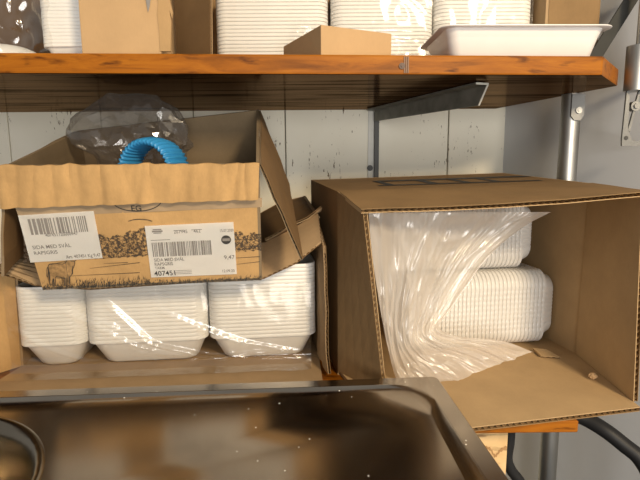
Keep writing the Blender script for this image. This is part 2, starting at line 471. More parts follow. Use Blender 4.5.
prism(bm, [V((x0, YW - .0005, ZUB - .001)), V((x1, YW - .0005, ZUB - .001)), V((x1, YW - .0005, ZUB - .36)), V((x0, YW - .0005, ZUB - .36))], V((0, -.003, 0)))
obj('wall_strip', bm, 'strip', B)
bm = BM()
prism(bm, [V((x1, YW - .0005, ZUB - .006)), V((x2 - .004, YW - .0005, ZUB - .006)), V((x2 - .004, YW - .0005, ZUB - .36)), V((x1, YW - .0005, ZUB - .36))], V((0, -.014, 0)))
obj('upright', bm, 'darkgap', B)
bm = BM(); disc(bm, at(370, 168, YW - .0036), (0, -1, 0), .007, .003); disc(bm, at(370, 168, YW - .0066), (0, -1, 0), .004, .003, 6)
obj('screw', bm, 'darkgap', B)

# pole beside the shelf end, strut above it
PY = .975; PX = at(567.3, 165, PY).x
PO = empty('metal_pole', V((PX, PY, 0)), 'upright brushed metal pole behind the open carton at the shelf end', 'pole')
bm = BM(); tube(bm, [V((PX, PY, .012)), V((PX, PY, ZUB - .0006))], .0175, 32); obj('tube', bm, 'chrome', PO, smooth=50)
bm = BM(); disc(bm, V((PX, PY, .0005)), (0, 0, 1), .03, .012); obj('foot', bm, 'blackpipe', PO, smooth=40)
bm = BM(); c = at(577.5, 105, PY - .0185); c.z = min(c.z, ZUB - .032); w = .012
pts = [c + V((-w, 0, .030)), c + V((w, 0, .030)), c + V((w, 0, -.010)), c + V((w * .5, 0, -.018)), c + V((-w * .5, 0, -.018)), c + V((-w, 0, -.010))]
prism(bm, pts, V((0, -.003, 0))); obj('clip', bm, 'galv', PO)
bm = BM(); disc(bm, c + V((.001, -.003, 0)), (0, -1, 0), .0058, .003, 20); disc(bm, c + V((.001, -.006, 0)), (0, -1, 0), .003, .0012, 6); obj('bolt', bm, 'chrome', PO)
bm = BM(); a = at(594, 58, .905); b = at(634, -6, .905)
d = (b - a).normalized(); s = d.cross(V((0, 1, 0))).normalized() * .0105
a = a - d * ((a.z - ZU - .012) / d.z); e2 = b + d * .02
prism(bm, [a - s, e2 - s, e2 + s, a + s], V((0, -.004, 0)))
tag(obj('strut', bm, 'strut', base=a), 'flat grey metal strut slanting up behind the white tray', 'strut')

# holder on the right wall
H = empty('wall_holder', at(634, 145, .86), 'metal sleeve holder with bracket plate hanging on the grey wall', 'holder')
Yh = .86
bm = BM(); c0 = at(637, 46, Yh); c1 = at(637, 91, Yh); rr = .0185
tube(bm, [V((c0.x + .004, Yh, c0.z)), V((c0.x + .004, Yh, c1.z))], rr, 32); bevel(bm, .001, 1); obj('sleeve', bm, 'chrome', H, smooth=40)
bm = BM(); t0 = at(641, 46, Yh); tube(bm, [V((t0.x, Yh, c0.z)), V((t0.x, Yh, c0.z + .22))], .0075, 20); obj('rod', bm, 'chrome', H, smooth=40)
bm = BM()
def hp(u, v): return at(u, v, Yh - .002)
prism(bm, [hp(627, 91), hp(630, 91), hp(628, 130), hp(633, 141), hp(650, 141), hp(650, 146), hp(622, 146), hp(622, 139)], V((0, .004, 0)))
prism(bm, [hp(639, 91), hp(641, 91), hp(630, 132), hp(628, 130)], V((0, .004, 0)))
obj('bracket_plate', bm, 'plate', H)
bm = BM(); disc(bm, at(626, 138, Yh - .0022), (0, -1, 0), .0035, .0005); obj('slot_hole', bm, 'darkgap', H)
bm = BM(); p = at(636, 106, Yh - .004); disc(bm, p + V((0, .012, 0)), (0, -1, 0), .008, .012); disc(bm, p, (0, -1, 0), .0045, .003, 6); obj('screw', bm, 'galv', H)
bm = BM(); tube(bm, [V((c0.x + .004, Yh, (c0.z + c1.z) / 2)), V((wallx(Yh) - .0005, Yh, (c0.z + c1.z) / 2))], .006, 12); obj('wall_peg', bm, 'galv', H)

# ------------------------------------------------------------------ lower shelf, plywood, pipe
tL = .017
fl = onz(380, 452, ZL - tL / 2); fr = onz(579, 421, ZL)
bm = BM()
prism(bm, [V((-1.15, .635, ZL - tL)), V((.21, .632, ZL - tL)), V((fr.x, fr.y, ZL - tL)), V((.345, YW - .002, ZL - tL)), V((-1.15, YW - .002, ZL - tL))], V((0, 0, tL))); bevel(bm, .0015, 1)
tag(obj('wooden_shelf', bm, 'shelf', base=V((-.4, .95, ZL - tL))), 'orange wooden shelf board beneath the open cartons, mostly hidden', 'shelf')
pl = at(470, 440, .70); pr = at(508, 436, .70)
bm = BM(); prism(bm, [V((-.2, .70, ZL - tL - .0006)), V((pr.x, .70, ZL - tL - .0006)), V((pr.x - .006, .70, .0005)), V((-.2, .70, .0005))], V((0, .012, 0)))
PW = empty('plywood_panel', V((.1, .70, .0005)), 'stained bare plywood panel standing under the lower shelf', 'panel')
obj('sheet', bm, 'ply', PW)
bm = BM()
path = bezier([at(u, v, .6992) for u, v in ((474, 442), (482, 447), (490, 449), (495, 456), (500, 451), (507, 447))], 8)
for k in range(len(path) - 1):
    w0 = .0025 + .0012 * math.sin(k * 1.7); w1 = .0025 + .0012 * math.sin((k + 1) * 1.7)
    ngon(bm, [path[k] - V((0, 0, w0)), path[k + 1] - V((0, 0, w1)), path[k + 1] + V((0, 0, w1)), path[k] + V((0, 0, w0))])
obj('stain', bm, 'stain', PW)
bm = BM(); tube(bm, bezier([at(510, 428, .73), at(509, 442, .73), at(507, 458, .73), at(511, 470, .73), at(520, 482, .73), at(528, 500, .73), at(520, 560, .73), V((.22, .75, .012))], 8), .0085, 12)
tag(obj('black_cable', bm, 'blackpipe', smooth='all', base=V((.25, .73, 0))), 'black cable hanging along the edge of the plywood panel', 'cable')
bm = BM(); 
tube(bm, bezier([at(566, 411, .80), at(586, 419, .785), at(606, 431, .765), at(624, 445, .75), at(641, 460, .735), at(652, 485, .72), at(656, 540, .70), V((.47, .68, .012))], 10), .0125, 20)
tag(obj('curved_pipe', bm, 'blackpipe', smooth='all', base=V((.47, .68, 0))), 'thick black curved pipe under the right corner of the lower shelf', 'pipe')

# ------------------------------------------------------------------ sink counter
K = empty('sink_counter', V((-.3, .4, ZC - .04)), 'dark stainless steel sink drainboard in the foreground', 'sink')
kr = onz(437, 376, ZC); yaw = math.radians(3.5)
ex = V((math.cos(yaw), math.sin(yaw), 0)); ey = V((-math.sin(yaw), math.cos(yaw), 0))
KW, KD = .98, .56
def kp(x, y, z): return kr + ex * x + ey * y + V((0, 0, z))       # x<=0, y<=0 from the back right corner
def rrect(x0, x1, y0, y1, r, n=8):
    o = []
    for cx, cy, a0 in ((x1 - r, y1 - r, 0), (x0 + r, y1 - r, PI / 2), (x0 + r, y0 + r, PI), (x1 - r, y0 + r, 1.5 * PI)):
        for k in range(n + 1):
            a = a0 + PI / 2 * k / n; o.append((cx + r * math.cos(a), cy + r * math.sin(a)))
    return o
def loopsurf(bm, loops, close0=False, close1=False):
    prev = None; out = []
    for L in loops:
        ring = [bm.verts.new(p) for p in L]
        if prev:
            n = len(ring)
            for k in range(n): bm.faces.new((prev[k], prev[(k + 1) % n], ring[(k + 1) % n], ring[k]))
        prev = ring; out.append(ring)
    if close0: bm.faces.new(out[0][::-1])
    if close1: bm.faces.new(out[-1])
    return out
def slope(q): return .042 * min(0, (q - kr).dot(ey))
bm = BM()
def kl(ins, r, z): return [kp(x, y, z) for x, y in rrect(-KW + ins, -ins, -KD + ins, -ins, r)]
loops = [kl(.001, .008, -.024), kl(0, .008, -.002), kl(.002, .008, 0), kl(.022, .055, 0), kl(.0228, .055, .0008), kl(.0238, .055, .0006), kl(.026, .055, -.002), [q + V((0, 0, slope(q))) for q in kl(.036, .06, -.0042)]]
rings = loopsurf(bm, loops)
cb = onz(38, 445, ZC); cc = V((-.452, .418, ZC - .0042)); rb = .168
def circ(r, z, n=56): return [V((cc.x + r * math.cos(2 * PI * k / n), cc.y + r * math.sin(2 * PI * k / n), ZC + z + .042 * (ey.y * (cc.y + r * math.sin(2 * PI * k / n) - kr.y) + ey.x * (cc.x + r * math.cos(2 * PI * k / n) - kr.x)))) for k in range(n)]
hole = [bm.verts.new(p) for p in circ(rb, -.0042)]
hedges = [bm.edges.new((hole[k], hole[(k + 1) % 56])) for k in range(56)]
inner = rings[-1]; ied = [bm.edges.get((inner[k], inner[(k + 1) % len(inner)])) for k in range(len(inner))]
bmesh.ops.triangle_fill(bm, edges=hedges + ied, use_beauty=True)
bmesh.ops.recalc_face_normals(bm, faces=bm.faces[:])
if sum(f.normal.z * f.calc_area() for f in bm.faces) < 0: bmesh.ops.reverse_faces(bm, faces=bm.faces[:])
obj('drainboard', bm, 'counter', K, smooth=35)
bm = BM()
loopsurf(bm, [circ(rb + .006, -.0040), circ(rb + .003, -.0026), circ(rb - .003, -.0045), circ(rb - .010, -.018), circ(rb - .016, -.06), circ(rb - .03, -.12), circ(rb - .06, -.135), circ(.03, -.14)], close1=True)
bmesh.ops.recalc_face_normals(bm, faces=bm.faces[:])
if sum(f.normal.z * f.calc_area() for f in bm.faces) < 0: bmesh.ops.reverse_faces(bm, faces=bm.faces[:])
obj('bowl', bm, 'bowl', K, smooth=50)
bm = BM()
prism(bm, [kp(-KW + .03, -KD + .03, -.15), kp(-.03, -KD + .03, -.15), kp(-.03, -.06, -.15), kp(-KW + .03, -.06, -.15)], V((0, 0, -(ZC - .151))))
obj('cabinet', bm, 'galv', K)

# ------------------------------------------------------------------ nested trays
def tray_bm(w, d, h, tap, rim, th, r=.03, n=7, skirt=.0018, ribs=0):
    """open tray, base at z=0, rim at z=h"""
    def L(ins, z, rr):
        o = [V((x, y, z)) for x, y in rrect(-w / 2 + ins, w / 2 - ins, -d / 2 + ins, d / 2 - ins, max(.004, rr), n)]
        if not ribs: return o
        o2 = []
        for k, p in enumerate(o):                          # waves along the straight sides
            o2.append(p); q = o[(k + 1) % len(o)]
            if k % (n + 1) == n:
                t = (q - p).normalized(); nn = V((t.y, -t.x, 0))
                for e in range(1, ribs * 4):
                    o2.append(p.lerp(q, e / (ribs * 4)) + nn * (.0007 * (math.cos(e * PI / 2) - 1)))
        return o2
    bm = BM()
    loopsurf(bm, [L(tap + rim + .006, 0, r - .006), L(tap + rim, .004, r), L(rim + th + .001, h - skirt, r), L(.0004, h - skirt, r + rim * .6), L(0, h - skirt + .0004, r + rim * .6), L(0, h - .0004, r + rim * .6), L(.0004, h, r + rim * .6),
                  L(rim + th * .6, h, r), L(tap + rim + th, .004 + th, r), L(tap + rim + .006 + th, th, r - .006)], close0=True, close1=True)
    bmesh.ops.recalc_face_normals(bm, faces=bm.faces[:])
    return bm
def stack_trays(name, proto_bm, mat, base, rot, n, pitch, step, labels, cat, group, jit=.0002):
    """the same vessel n times; step is the stacking direction"""
    me = bpy.data.meshes.new(name); proto_bm.to_mesh(me); proto_bm.free()
    for p in me.polygons: p.use_smooth = True
    try: me.set_sharp_from_angle(angle=math.radians(50))
    except Exception: pass
    me.materials.append(M[mat])
    first = None
    for k in range(n):
        o = bpy.data.objects.new(name, me) if first is None else first.copy()
        C.objects.link(o); first = first or o
        o.rotation_euler = rot
        o.location = base + step * (pitch * k) + V((random.uniform(-jit, jit), random.uniform(-jit, jit), 0))
        tag(o, labels(k), cat, group)

# ------------------------------------------------------------------ left carton, lying open towards us
def E(x, y, z): return V((x, y, EYE.z + z))
LB = empty('cardboard_box', V((-.27, .95, ZL)), 'wide brown cardboard box with white foam trays, crushed beneath the meat carton', 'box')
th = .005
fBL, fBR = onz(20.5, 368.5, ZL), onz(321, 357.5, ZL); bBL, bBR = V((-.565, 1.075, ZL)), V((-.031, 1.10, ZL))
tR, tRb = E(-.002, .868, -.086), E(-.031, 1.10, -.066)
topc = [E(-.515, .825, -.155), E(-.42, .832, -.166), E(-.33, .84, -.165), E(-.20, .85, -.147), E(-.095, .86, -.136), E(-.05, .864, -.115), tR]
topb = [E(-.57, 1.075, -.10), E(-.48, 1.08, -.115), E(-.38, 1.085, -.12), E(-.24, 1.09, -.115), E(-.13, 1.095, -.102), E(-.085, 1.097, -.078), tRb]
bm = BM()
board(bm, bil(fBL, fBR, bBL, bBR, 4, 8), th, -1 if gnormals(bil(fBL, fBR, bBL, bBR, 2, 2))[1][1].z < 0 else 1)
board(bm, bil(fBR, tR, bBR, tRb, 5, 5), th, 1 if gnormals(bil(fBR, tR, bBR, tRb, 2, 2))[1][1].x < 0 else -1)
board(bm, bil(fBL, topc[0], bBL, topb[0], 5, 5), th, 1 if gnormals(bil(fBL, topc[0], bBL, topb[0], 2, 2))[1][1].x > 0 else -1)
g = [[topc[j].lerp(topb[j], i / 5) for j in range(7)] for i in range(6)]
board(bm, g, th, 1 if gnormals(g)[1][1].z < 0 else -1)
g = [[bBL.lerp(bBR, j / 6) for j in range(7)], topb]
board(bm, g, th, 1 if gnormals(g)[0][1].y < 0 else -1)
obj('body', bm, ('l_out', 'l_in'), LB)
def surf(bm, g):
    A = [[bm.verts.new(p) for p in r] for r in g]
    for i in range(len(g) - 1):
        for j in range(len(g[0]) - 1): bm.faces.new((A[i][j], A[i][j + 1], A[i + 1][j + 1], A[i + 1][j]))
def sided(g, want):                                   # which side of the grid the board grows to
    n = gnormals(g)[len(g) // 2][len(g[0]) // 2]; return 1 if n.dot(V(want)) > 0 else -1
# bottom flap
g = bil(fBL + V((.004, -.002, 0)), fBR + V((-.004, -.002, 0)), V((-.53, .69, ZL)), V((.004, .733, ZL)), 5, 8)
bm = BM(); board(bm, g, th, sided(g, (0, 0, 1)), flutes=('i1',)); obj('flap', bm, ('l_out', 'l_in'), LB)
# right flap
g = bil(fBR + V((0, -.002, .006)), tR + V((0, -.002, 0)), V((.017, .775, ZL + .006)), E(.008, .79, -.128), 5, 6, wob(3, .004))
bm = BM(); board(bm, g, th, sided(g, (-1, 0, 0)), flutes=('i1', 'j1')); obj('flap', bm, ('l_out', 'l_in'), LB)
# left flap; warm light on it is put into an oranger board colour
g = bil(fBL + V((0, -.002, .006)), topc[0] + V((0, -.002, 0)), V((-.60, .71, ZL + .006)), E(-.605, .71, -.168), 5, 6)
bm = BM(); board(bm, g, th, sided(g, (1, -.6, 0)), flutes=('i1',)); obj('flap', bm, ('l_out', 'kraft_orange'), LB)
# top flap, bent down at the crease
low = [at(-6, 272, .757), at(35, 286, .772), at(90, 290, .785), at(180, 284, .79), at(264, 279, .785), at(296, 264, .79), at(322, 243, .80)]
g = [[(topc[j] + V((0, -.002, 0))).lerp(low[j], i / 6) + V((0, -.002 * math.sin(i / 6 * PI), .003 * math.sin(i / 6 * PI))) for j in range(7)] for i in range(7)]
bm = BM(); board(bm, g, th, sided(g, (0, -1, .2)), flutes=('i1', 'j1')); obj('flap', bm, ('l_out', 'l_in'), LB)
# torn lip of the top panel, standing a little proud of the crease
g = bil(tR + V((0, .02, .006)), topc[4] + V((.005, .02, .006)), tR + V((.004, -.012, .014)), topc[4] + V((.0, -.01, .012)), 3, 8, wob(5, .004))
bm = BM(); board(bm, g, .004, 1, flutes=('i1', 'j0')); obj('torn_lip', bm, ('l_out', 'l_in'), LB)

rz = math.radians(6.5)
ztr = ZL + th + .001
def foamlab(where):
    return lambda k: ('lowest white foam tray of the %s stack in the crushed wide box' % where) if k == 0 else ('white foam tray nested in the %s stack inside the crushed wide box' % where)
for where, ua, ub, n in (('left', 23.5, 86.5, 15), ('middle', 92.5, 206.5, 15), ('right', 210, 313, 19)):
    um = (ua + ub) / 2; Yr = onz(um, 366.5 - um * .042, ztr).y
    xa, xb = at(ua, 330, Yr + .01).x, at(ub, 330, Yr + .01).x
    w = xb - xa
    dp = .185 if where == 'left' else .135
    tb = tray_bm(w, dp, .049, .019, .002, .0018, r=.024, skirt=.0063 if where == 'right' else .00677)
    stack_trays('foam_tray', tb, 'foam', V(((xa + xb) / 2, Yr + dp / 2 - .027, ztr)), (0, 0, rz), n, .0068, V((0, 0, 1)),
                foamlab(where), 'tray', 'foam trays in the %s stack of the left box' % where)

def wrapsheet(g, ridges, seed, amp=.003):
    """wrinkle a grid of points: ridges are (a0,b0,a1,b1,height,width) in grid fractions"""
    n, mm = len(g), len(g[0]); nr = gnormals(g); out = []
    for i in range(n):
        row = []
        for j in range(mm):
            a, b = i / (n - 1), j / (mm - 1); h = 0
            for (a0, b0, a1, b1, hh, ww) in ridges:
                dx, dy = a1 - a0, b1 - b0; L2 = dx * dx + dy * dy
                t = max(0, min(1, ((a - a0) * dx + (b - b0) * dy) / L2))
                dd = math.hypot(a - a0 - t * dx, b - b0 - t * dy)
                h += hh * math.exp(-(dd / ww) ** 2) * math.sin(PI * min(1, max(0.02, t)) ** .7) ** .5
            p = V((a * 3 + seed, b * 9, seed)); h += amp * (noise.noise(p) + .5 * (1 - 2 * abs(noise.noise(p * 2.3))))
            row.append(g[i][j] + nr[i][j] * h)
        out.append(row)
    return out
# clear wrap over the three stacks: hangs just in front of them, then lies forward on the flap
prof = [(.002, .150, 0), (.003, .10, 0), (.004, .05, 0), (.004, .022, 0), (-.004, .0095, 0), (-.03, .0085, 0)]
def wrapbase(n, mm):
    g = []
    fa = onz(30, 366, ZL) + V((0, -.042, 0)); fb = onz(312, 356, ZL) + V((0, -.040, 0)); inw = V((-.082, .997, 0)) 
    for i in range(n):
        t = i / (n - 1) * (len(prof) - 1); k = min(int(t), len(prof) - 2); f = t - k
        y, z = [prof[k][q] * (1 - f) + prof[k + 1][q] * f for q in (0, 1)]
        g.append([fa.lerp(fb, j / (mm - 1)) + V((0, -.0055 + y - .006, z)) for j in range(mm)])
    return g
g = wrapbase(50, 230)
nrs = gnormals(g)[20][100].y
sg = -1 if nrs > 0 else 1
ridges = [(.14, .18, .52, .50, .008 * sg, .010), (.50, .42, .58, .66, .007 * sg, .012), (.10, .32, .40, .46, .008 * sg, .010), (.38, .44, .56, .62, .007 * sg, .010),
    (.57, .60, .66, .97, .007 * sg, .014), (.62, .55, .52, .93, .006 * sg, .012), (.56, .05, .60, .3, .005 * sg, .016), (.58, .30, .62, .62, .006 * sg, .014),
    (.20, .26, .60, .68, .006 * sg, .009), (.18, .50, .46, .80, .005 * sg, .009), (.30, .62, .56, .96, .006 * sg, .010), (.26, .02, .58, .24, .005 * sg, .010)]
bm = BM(); surf(bm, wrapsheet(g, ridges, 4, .0016))
tag(obj('plastic_wrap', bm, 'film', smooth='all', base=V((-.25, .87, ZL))), 'clear plastic wrap in front of the foam tray stacks in the crushed box', 'plastic wrap')

# ------------------------------------------------------------------ meat carton on top of it
BFL, BFR = at(43, 290, .735), at(262, 280, .742)
TFL, TFR = at(4, 166, .672), at(259, 164, .684)
face_n = (BFR - TFL).cross(TFR - BFL).normalized()
if face_n.y > 0: face_n = -face_n
depth = V((-.118, math.cos(math.radians(19.5)), math.sin(math.radians(19.5)))).normalized() * .285
MB = empty('meat_carton', (BFL + BFR) / 2 + depth * .5, 'open printed meat carton tilted forward, two white labels on its front', 'box')
dL = depth * .97 + V((.012, 0, -.028))
TBL, TBR = TFL + dL + V((.0, 0, .0)), TFR + depth + V((.004, 0, .006)); BBL, BBR = BFL + depth, BFR + depth
bm = BM()
fcen = (TFL + BFR) / 2
def fp(u, v, off=.0): 
    return onplane(u, v, fcen, face_n) + face_n * off
g = bil(TFL, TFR, BFL, BFR, 8, 14, lambda a, b: face_n * .0025 * noise.noise(V((a * 3, b * 6, 2))) * math.sin(a * PI) * math.sin(b * PI))
board(bm, g, .004, sided(g, -face_n))
g = bil(TBL, TBR, BBL, BBR, 4, 6); board(bm, g, .004, sided(g, (0, -1, 0)))
g = bil(TFL, BFL, TBL, BBL, 4, 6, lambda a, b: V((-.012, 0, 0)) * math.sin(a * PI) * math.sin(b * PI)); board(bm, g, .004, sided(g, (1, 0, 0)))
g = bil(TFR, BFR, TBR, BBR, 4, 6); board(bm, g, .004, sided(g, (-1, 0, 0)))
g = bil(BFL, BFR, BBL, BBR, 4, 6); board(bm, g, .004, sided(g, (0, 0, 1)))
obj('body', bm, ('kraft_orange', 'inner'), MB)
# front flap folded over outwards: a creased band
o1 = face_n * .0045
def bandwarp(a, b):
    return face_n * (.0040 * abs(noise.noise(V((b * 23, a * .8, 1.3)))) + .0016 * math.sin(b * 60 + 2 * noise.noise(V((b * 9, 0, 0)))) * (.3 + .7 * a)) + V((0, 0, .0032 * noise.noise(V((b * 17, 5, 0))))) * (1 - a)
g = bil(TFL + o1 + V((-.002, 0, .003)), TFR + o1 + V((.001, 0, .003)), fp(5, 206, .006), fp(258, 197, .006), 8, 110, bandwarp)
bm = BM(); board(bm, g, .003, sided(g, face_n)); obj('folded_flap', bm, ('kraft_orange', 'kraft_orange'), MB, smooth=30)
# side flaps hanging outside
g = bil(TFR + V((.002, 0, 0)), TBR + V((.002, 0, 0)), at(303, 259, .70), at(290, 184, .93), 6, 6, wob(8, .003))
bm = BM()
fo = [[g[i][j] for j in range(7)] for i in range(7)]
board(bm, fo, .004, sided(fo, (-.6, 0, -1)), flutes=('j0', 'i1')); obj('flap', bm, ('l_out', 'inner'), MB)
lf = [TFL + V((-.004, .004, -.004)), TBL + V((-.004, 0, -.004))]
g = bil(lf[0], lf[1], at(5, 276, .71), at(52, 222, .93), 5, 6, wob(2, .004))
bm = BM(); board(bm, g, .004, sided(g, (-1, 0, 0)), flutes=('i1',)); obj('flap', bm, ('l_out', 'inner'), MB)
# tape across the front under the fold
bm = BM(); pts = [fp(15, 206, .0006), fp(262, 197.5, .0006), fp(262, 207, .0006), fp(19, 217, .0006)]
g = bil(pts[0], pts[1], pts[3], pts[2], 1, 24); surf(bm, g); obj('tape', bm, 'tape', MB)
# printed landscape
bm = BM(); rr = random.Random(3)
fx = (TFR - TFL).normalized(); fy = face_n.cross(fx).normalized(); fy = fy if fy.z < 0 else -fy
def blob(bm, c, rx, ry, k=11):
    ngon(bm, [c + fx * rx * math.cos(2 * PI * q / k) * rr.uniform(.8, 1.1) + fy * ry * math.sin(2 * PI * q / k) * rr.uniform(.8, 1.1) for q in range(k)])
def treetop(u): return 236 - 4 * math.sin(u * .09 + 1) - 3.5 * abs(math.sin(u * .23)) - 1.5 * abs(math.sin(u * .71)) - (u - 90) * .02
us = [24 + 238 * k / 170 for k in range(171)]
g = [[fp(u, treetop(u) * (1 - t) + (258.5 - (u - 90) * .05 + .8 * math.sin(u * .8)) * t, .0008) for u in us] for t in (0, .5, 1)]
surf(bm, g)
obj('tree_print', bm, 'inkmat', MB)
bm = BM()
def base_v(u): return 290 - (u - 43) * (10 / 219)
for k in range(1100):
    u = rr.uniform(43, 261)
    hgt = rr.uniform(1.5, 5) if u < 150 else rr.uniform(1, 3)
    v0 = base_v(u) - rr.uniform(.3, 9 if u < 150 else 5) * rr.random()
    a = fp(u, v0, .0009); w = rr.uniform(.0002, .0006)
    ngon(bm, [a - fx * w, a + fx * w, fp(u + rr.uniform(-1.5, 2.5), v0 - hgt, .0009)])
for (u0_, v0_, u1_, v1_) in ((90, 268, 140, 262), (100, 258, 150, 254), (228, 258, 260, 256), (60, 276, 140, 272), (104, 263, 128, 262), (236, 264, 260, 261), (232, 246, 261, 246)):
    ngon(bm, [fp(u0_, v0_, .001), fp(u1_, v1_, .001), fp(u1_, v1_ + .5, .001), fp(u0_, v0_ + .2, .001)])
obj('grass_print', bm, 'black', MB)
# the cow, standing left of the landscape
cow = [(48.5, 266), (50, 263.5), (56, 263), (63, 263.6), (66, 262), (67.5, 260.2), (65.8, 259.2), (68, 258.8), (70, 259.6), (73, 259.4), (75.4, 258.6), (76.6, 259.4), (75, 260.6), (75.2, 263), (74, 267), (72.4, 269.2), (72.6, 272.5), (71.4, 275), (70.2, 276.4), (70.6, 284.6), (68.4, 284.8), (68.2, 277.5), (67, 277), (66.6, 285.2), (64.6, 285.2), (64.4, 276.6), (61, 276.6), (57, 276), (55.6, 277.6), (56.4, 285.2), (54.2, 285.2), (53.4, 278), (52.4, 284.6), (50.2, 284.4), (50.4, 276), (49.6, 271), (49, 268.5), (48.2, 276), (47.2, 276), (47.4, 268)]
bm = BM(); ngon(bm, [fp(u, v, .0012) for u, v in cow]); bmesh.ops.triangulate(bm, faces=bm.faces[:]); obj('cow_print', bm, simple('cow_ink_base', (.31, .185, .075), rough=.8, var=.4, scale=(160, 160, 160)), MB)
bm = BM()
for (a_, b_, c_, d_, w_) in ((48.5, 264.5, 66, 261, .5), (48.4, 266, 50.5, 284, .7), (54, 278, 55, 284.5, .8), (65.5, 277, 65.5, 284.6, .8), (69.4, 276, 69.6, 284, .8), (57, 277.4, 66, 278, .6), (67.4, 258.4, 75.6, 258.4, .9), (71, 260.5, 74.5, 261, .8), (73, 265.5, 73, 274, .6), (66, 262, 68, 276, .4)):
    p0, p1 = fp(a_, b_, .0014), fp(c_, d_, .0014); t = (p1 - p0).normalized(); s = t.cross(face_n) * w_ * .0007
    ngon(bm, [p0 - s, p1 - s, p1 + s, p0 + s])
for k in range(len(cow)):
    p0, p1 = fp(*cow[k], .0014), fp(*cow[(k + 1) % len(cow)], .0014); t = (p1 - p0).normalized(); sd = t.cross(face_n) * .00042
    ngon(bm, [p0 - sd, p1 - sd, p1 + sd, p0 + sd])
obj('cow_outline', bm, 'black', MB)
# oval mark with two letters
def arcstrip(bm, cu, cv, ru, rv, a0, a1, wd, n=28, off=.0012):
    P0 = [fp(cu + (ru - wd) * math.cos(a), cv + (rv - wd) * math.sin(a), off) for a in [a0 + (a1 - a0) * k / n for k in range(n + 1)]]
    P1 = [fp(cu + ru * math.cos(a), cv + rv * math.sin(a), off) for a in [a0 + (a1 - a0) * k / n for k in range(n + 1)]]
    for k in range(n): ngon(bm, [P0[k], P0[k + 1], P1[k + 1], P1[k]])
bm = BM(); arcstrip(bm, 137, 200, 25, 11.3, .10, PI - .1, .9); arcstrip(bm, 140.5, 224, 15, 5.5, PI * 1.2, PI * 1.8, .7)
obj('oval_mark', bm, 'black', MB)
def text(body, u, v, size_px, parent, mat, p, n, xd, yd, scale, name='printed_text', bold=0, align='LEFT', squash=1):
    cu = bpy.data.curves.new('t', 'FONT'); cu.body = body; cu.size = size_px * scale; cu.align_x = align; cu.offset = bold * scale; cu.resolution_u = 3
    ob = bpy.data.objects.new('t', cu); C.objects.link(ob)
    dg = bpy.context.evaluated_depsgraph_get(); me = bpy.data.meshes.new_from_object(ob.evaluated_get(dg))
    bpy.data.objects.remove(ob); bpy.data.curves.remove(cu)
    bmt = BM(); bmt.from_mesh(me); bpy.data.meshes.remove(me)
    for q in bmt.verts: q.co = p + xd * (q.co.x * squash) - yd * q.co.y + n * .0002
    return obj(name, bmt, mat, parent)
PXS = .7 / F * 1.02
text('EG', 131, 210.5, 8.5, MB, 'black', fp(131.5, 210.6, .0012), face_n, fx, fy, PXS, bold=.12)
# labels
def label_part(name, quad, txt, bars, extras):
    bm = BM(); g = bil(fp(*quad[0], .0016), fp(*quad[1], .0016), fp(*quad[3], .0016), fp(*quad[2], .0016), 1, 1); surf(bm, g)
    bmesh.ops.solidify(bm, geom=bm.faces[:], thickness=.0002)
    L = obj(name, bm, 'paper', MB)
    def lp(s, t):
        a = V(quad[0]).lerp(V(quad[1]), s); b = V(quad[3]).lerp(V(quad[2]), s); c = a.lerp(b, t); return fp(c.x, c.y, .0024)
    (s0, s1, t0, t1, cnt, seed, mat) = bars
    rb_ = random.Random(seed); bm = BM(); x = 0; ws = []
    while len(ws) < cnt * 2: ws.append(rb_.choice((1, 1, 1.4, 2, 2.6, 3.4)) if len(ws) % 2 == 0 else rb_.choice((.9, 1.1, 1.6, 2.2)))
    tot = sum(ws); 
    for k, w_ in enumerate(ws):
        if k % 2 == 0:
            a_ = s0 + (s1 - s0) * x / tot; b_ = s0 + (s1 - s0) * (x + w_) / tot
            ngon(bm, [lp(a_, t0), lp(b_, t0), lp(b_, t1), lp(a_, t1)])
        x += w_
    for (u0_, u1_, w0_, w1_) in extras or ():              # small printed rules and marks
        ngon(bm, [lp(u0_, w0_), lp(u1_, w0_), lp(u1_, w1_), lp(u0_, w1_)])
    obj('barcode', bm, mat, L)
    for (body, s, t, sz, mat, bold, sq) in txt:
        p = lp(s, t); xd = (lp(min(1, s + .1), t) - p).normalized(); yd = (lp(s, t + .1) - p); yd = (yd - xd * yd.dot(xd)).normalized()
        text(body, 0, 0, sz, L, mat, p, face_n, xd, yd, PXS, bold=bold, squash=sq)
    return L, lp
L1, lp1 = label_part('barcode_label', [(18.5, 215), (94, 210.5), (103, 257.5), (31, 262)],
    [('407451120000947', .30, .475, 5.0, 'greyprint', .03, .86), ('SIDA MED SVÅL', .085, .72, 5.6, 'greyprint', .03, 1.0), ('RAPSGRIS', .085, .84, 5.6, 'greyprint', .03, 1.0), ('Art. 407451 Kg 9,47', .51, .955, 5.2, 'greyprint', .06, .82)],
    (.115, .90, .085, .42, 20, 5, 'greyprint'), None)
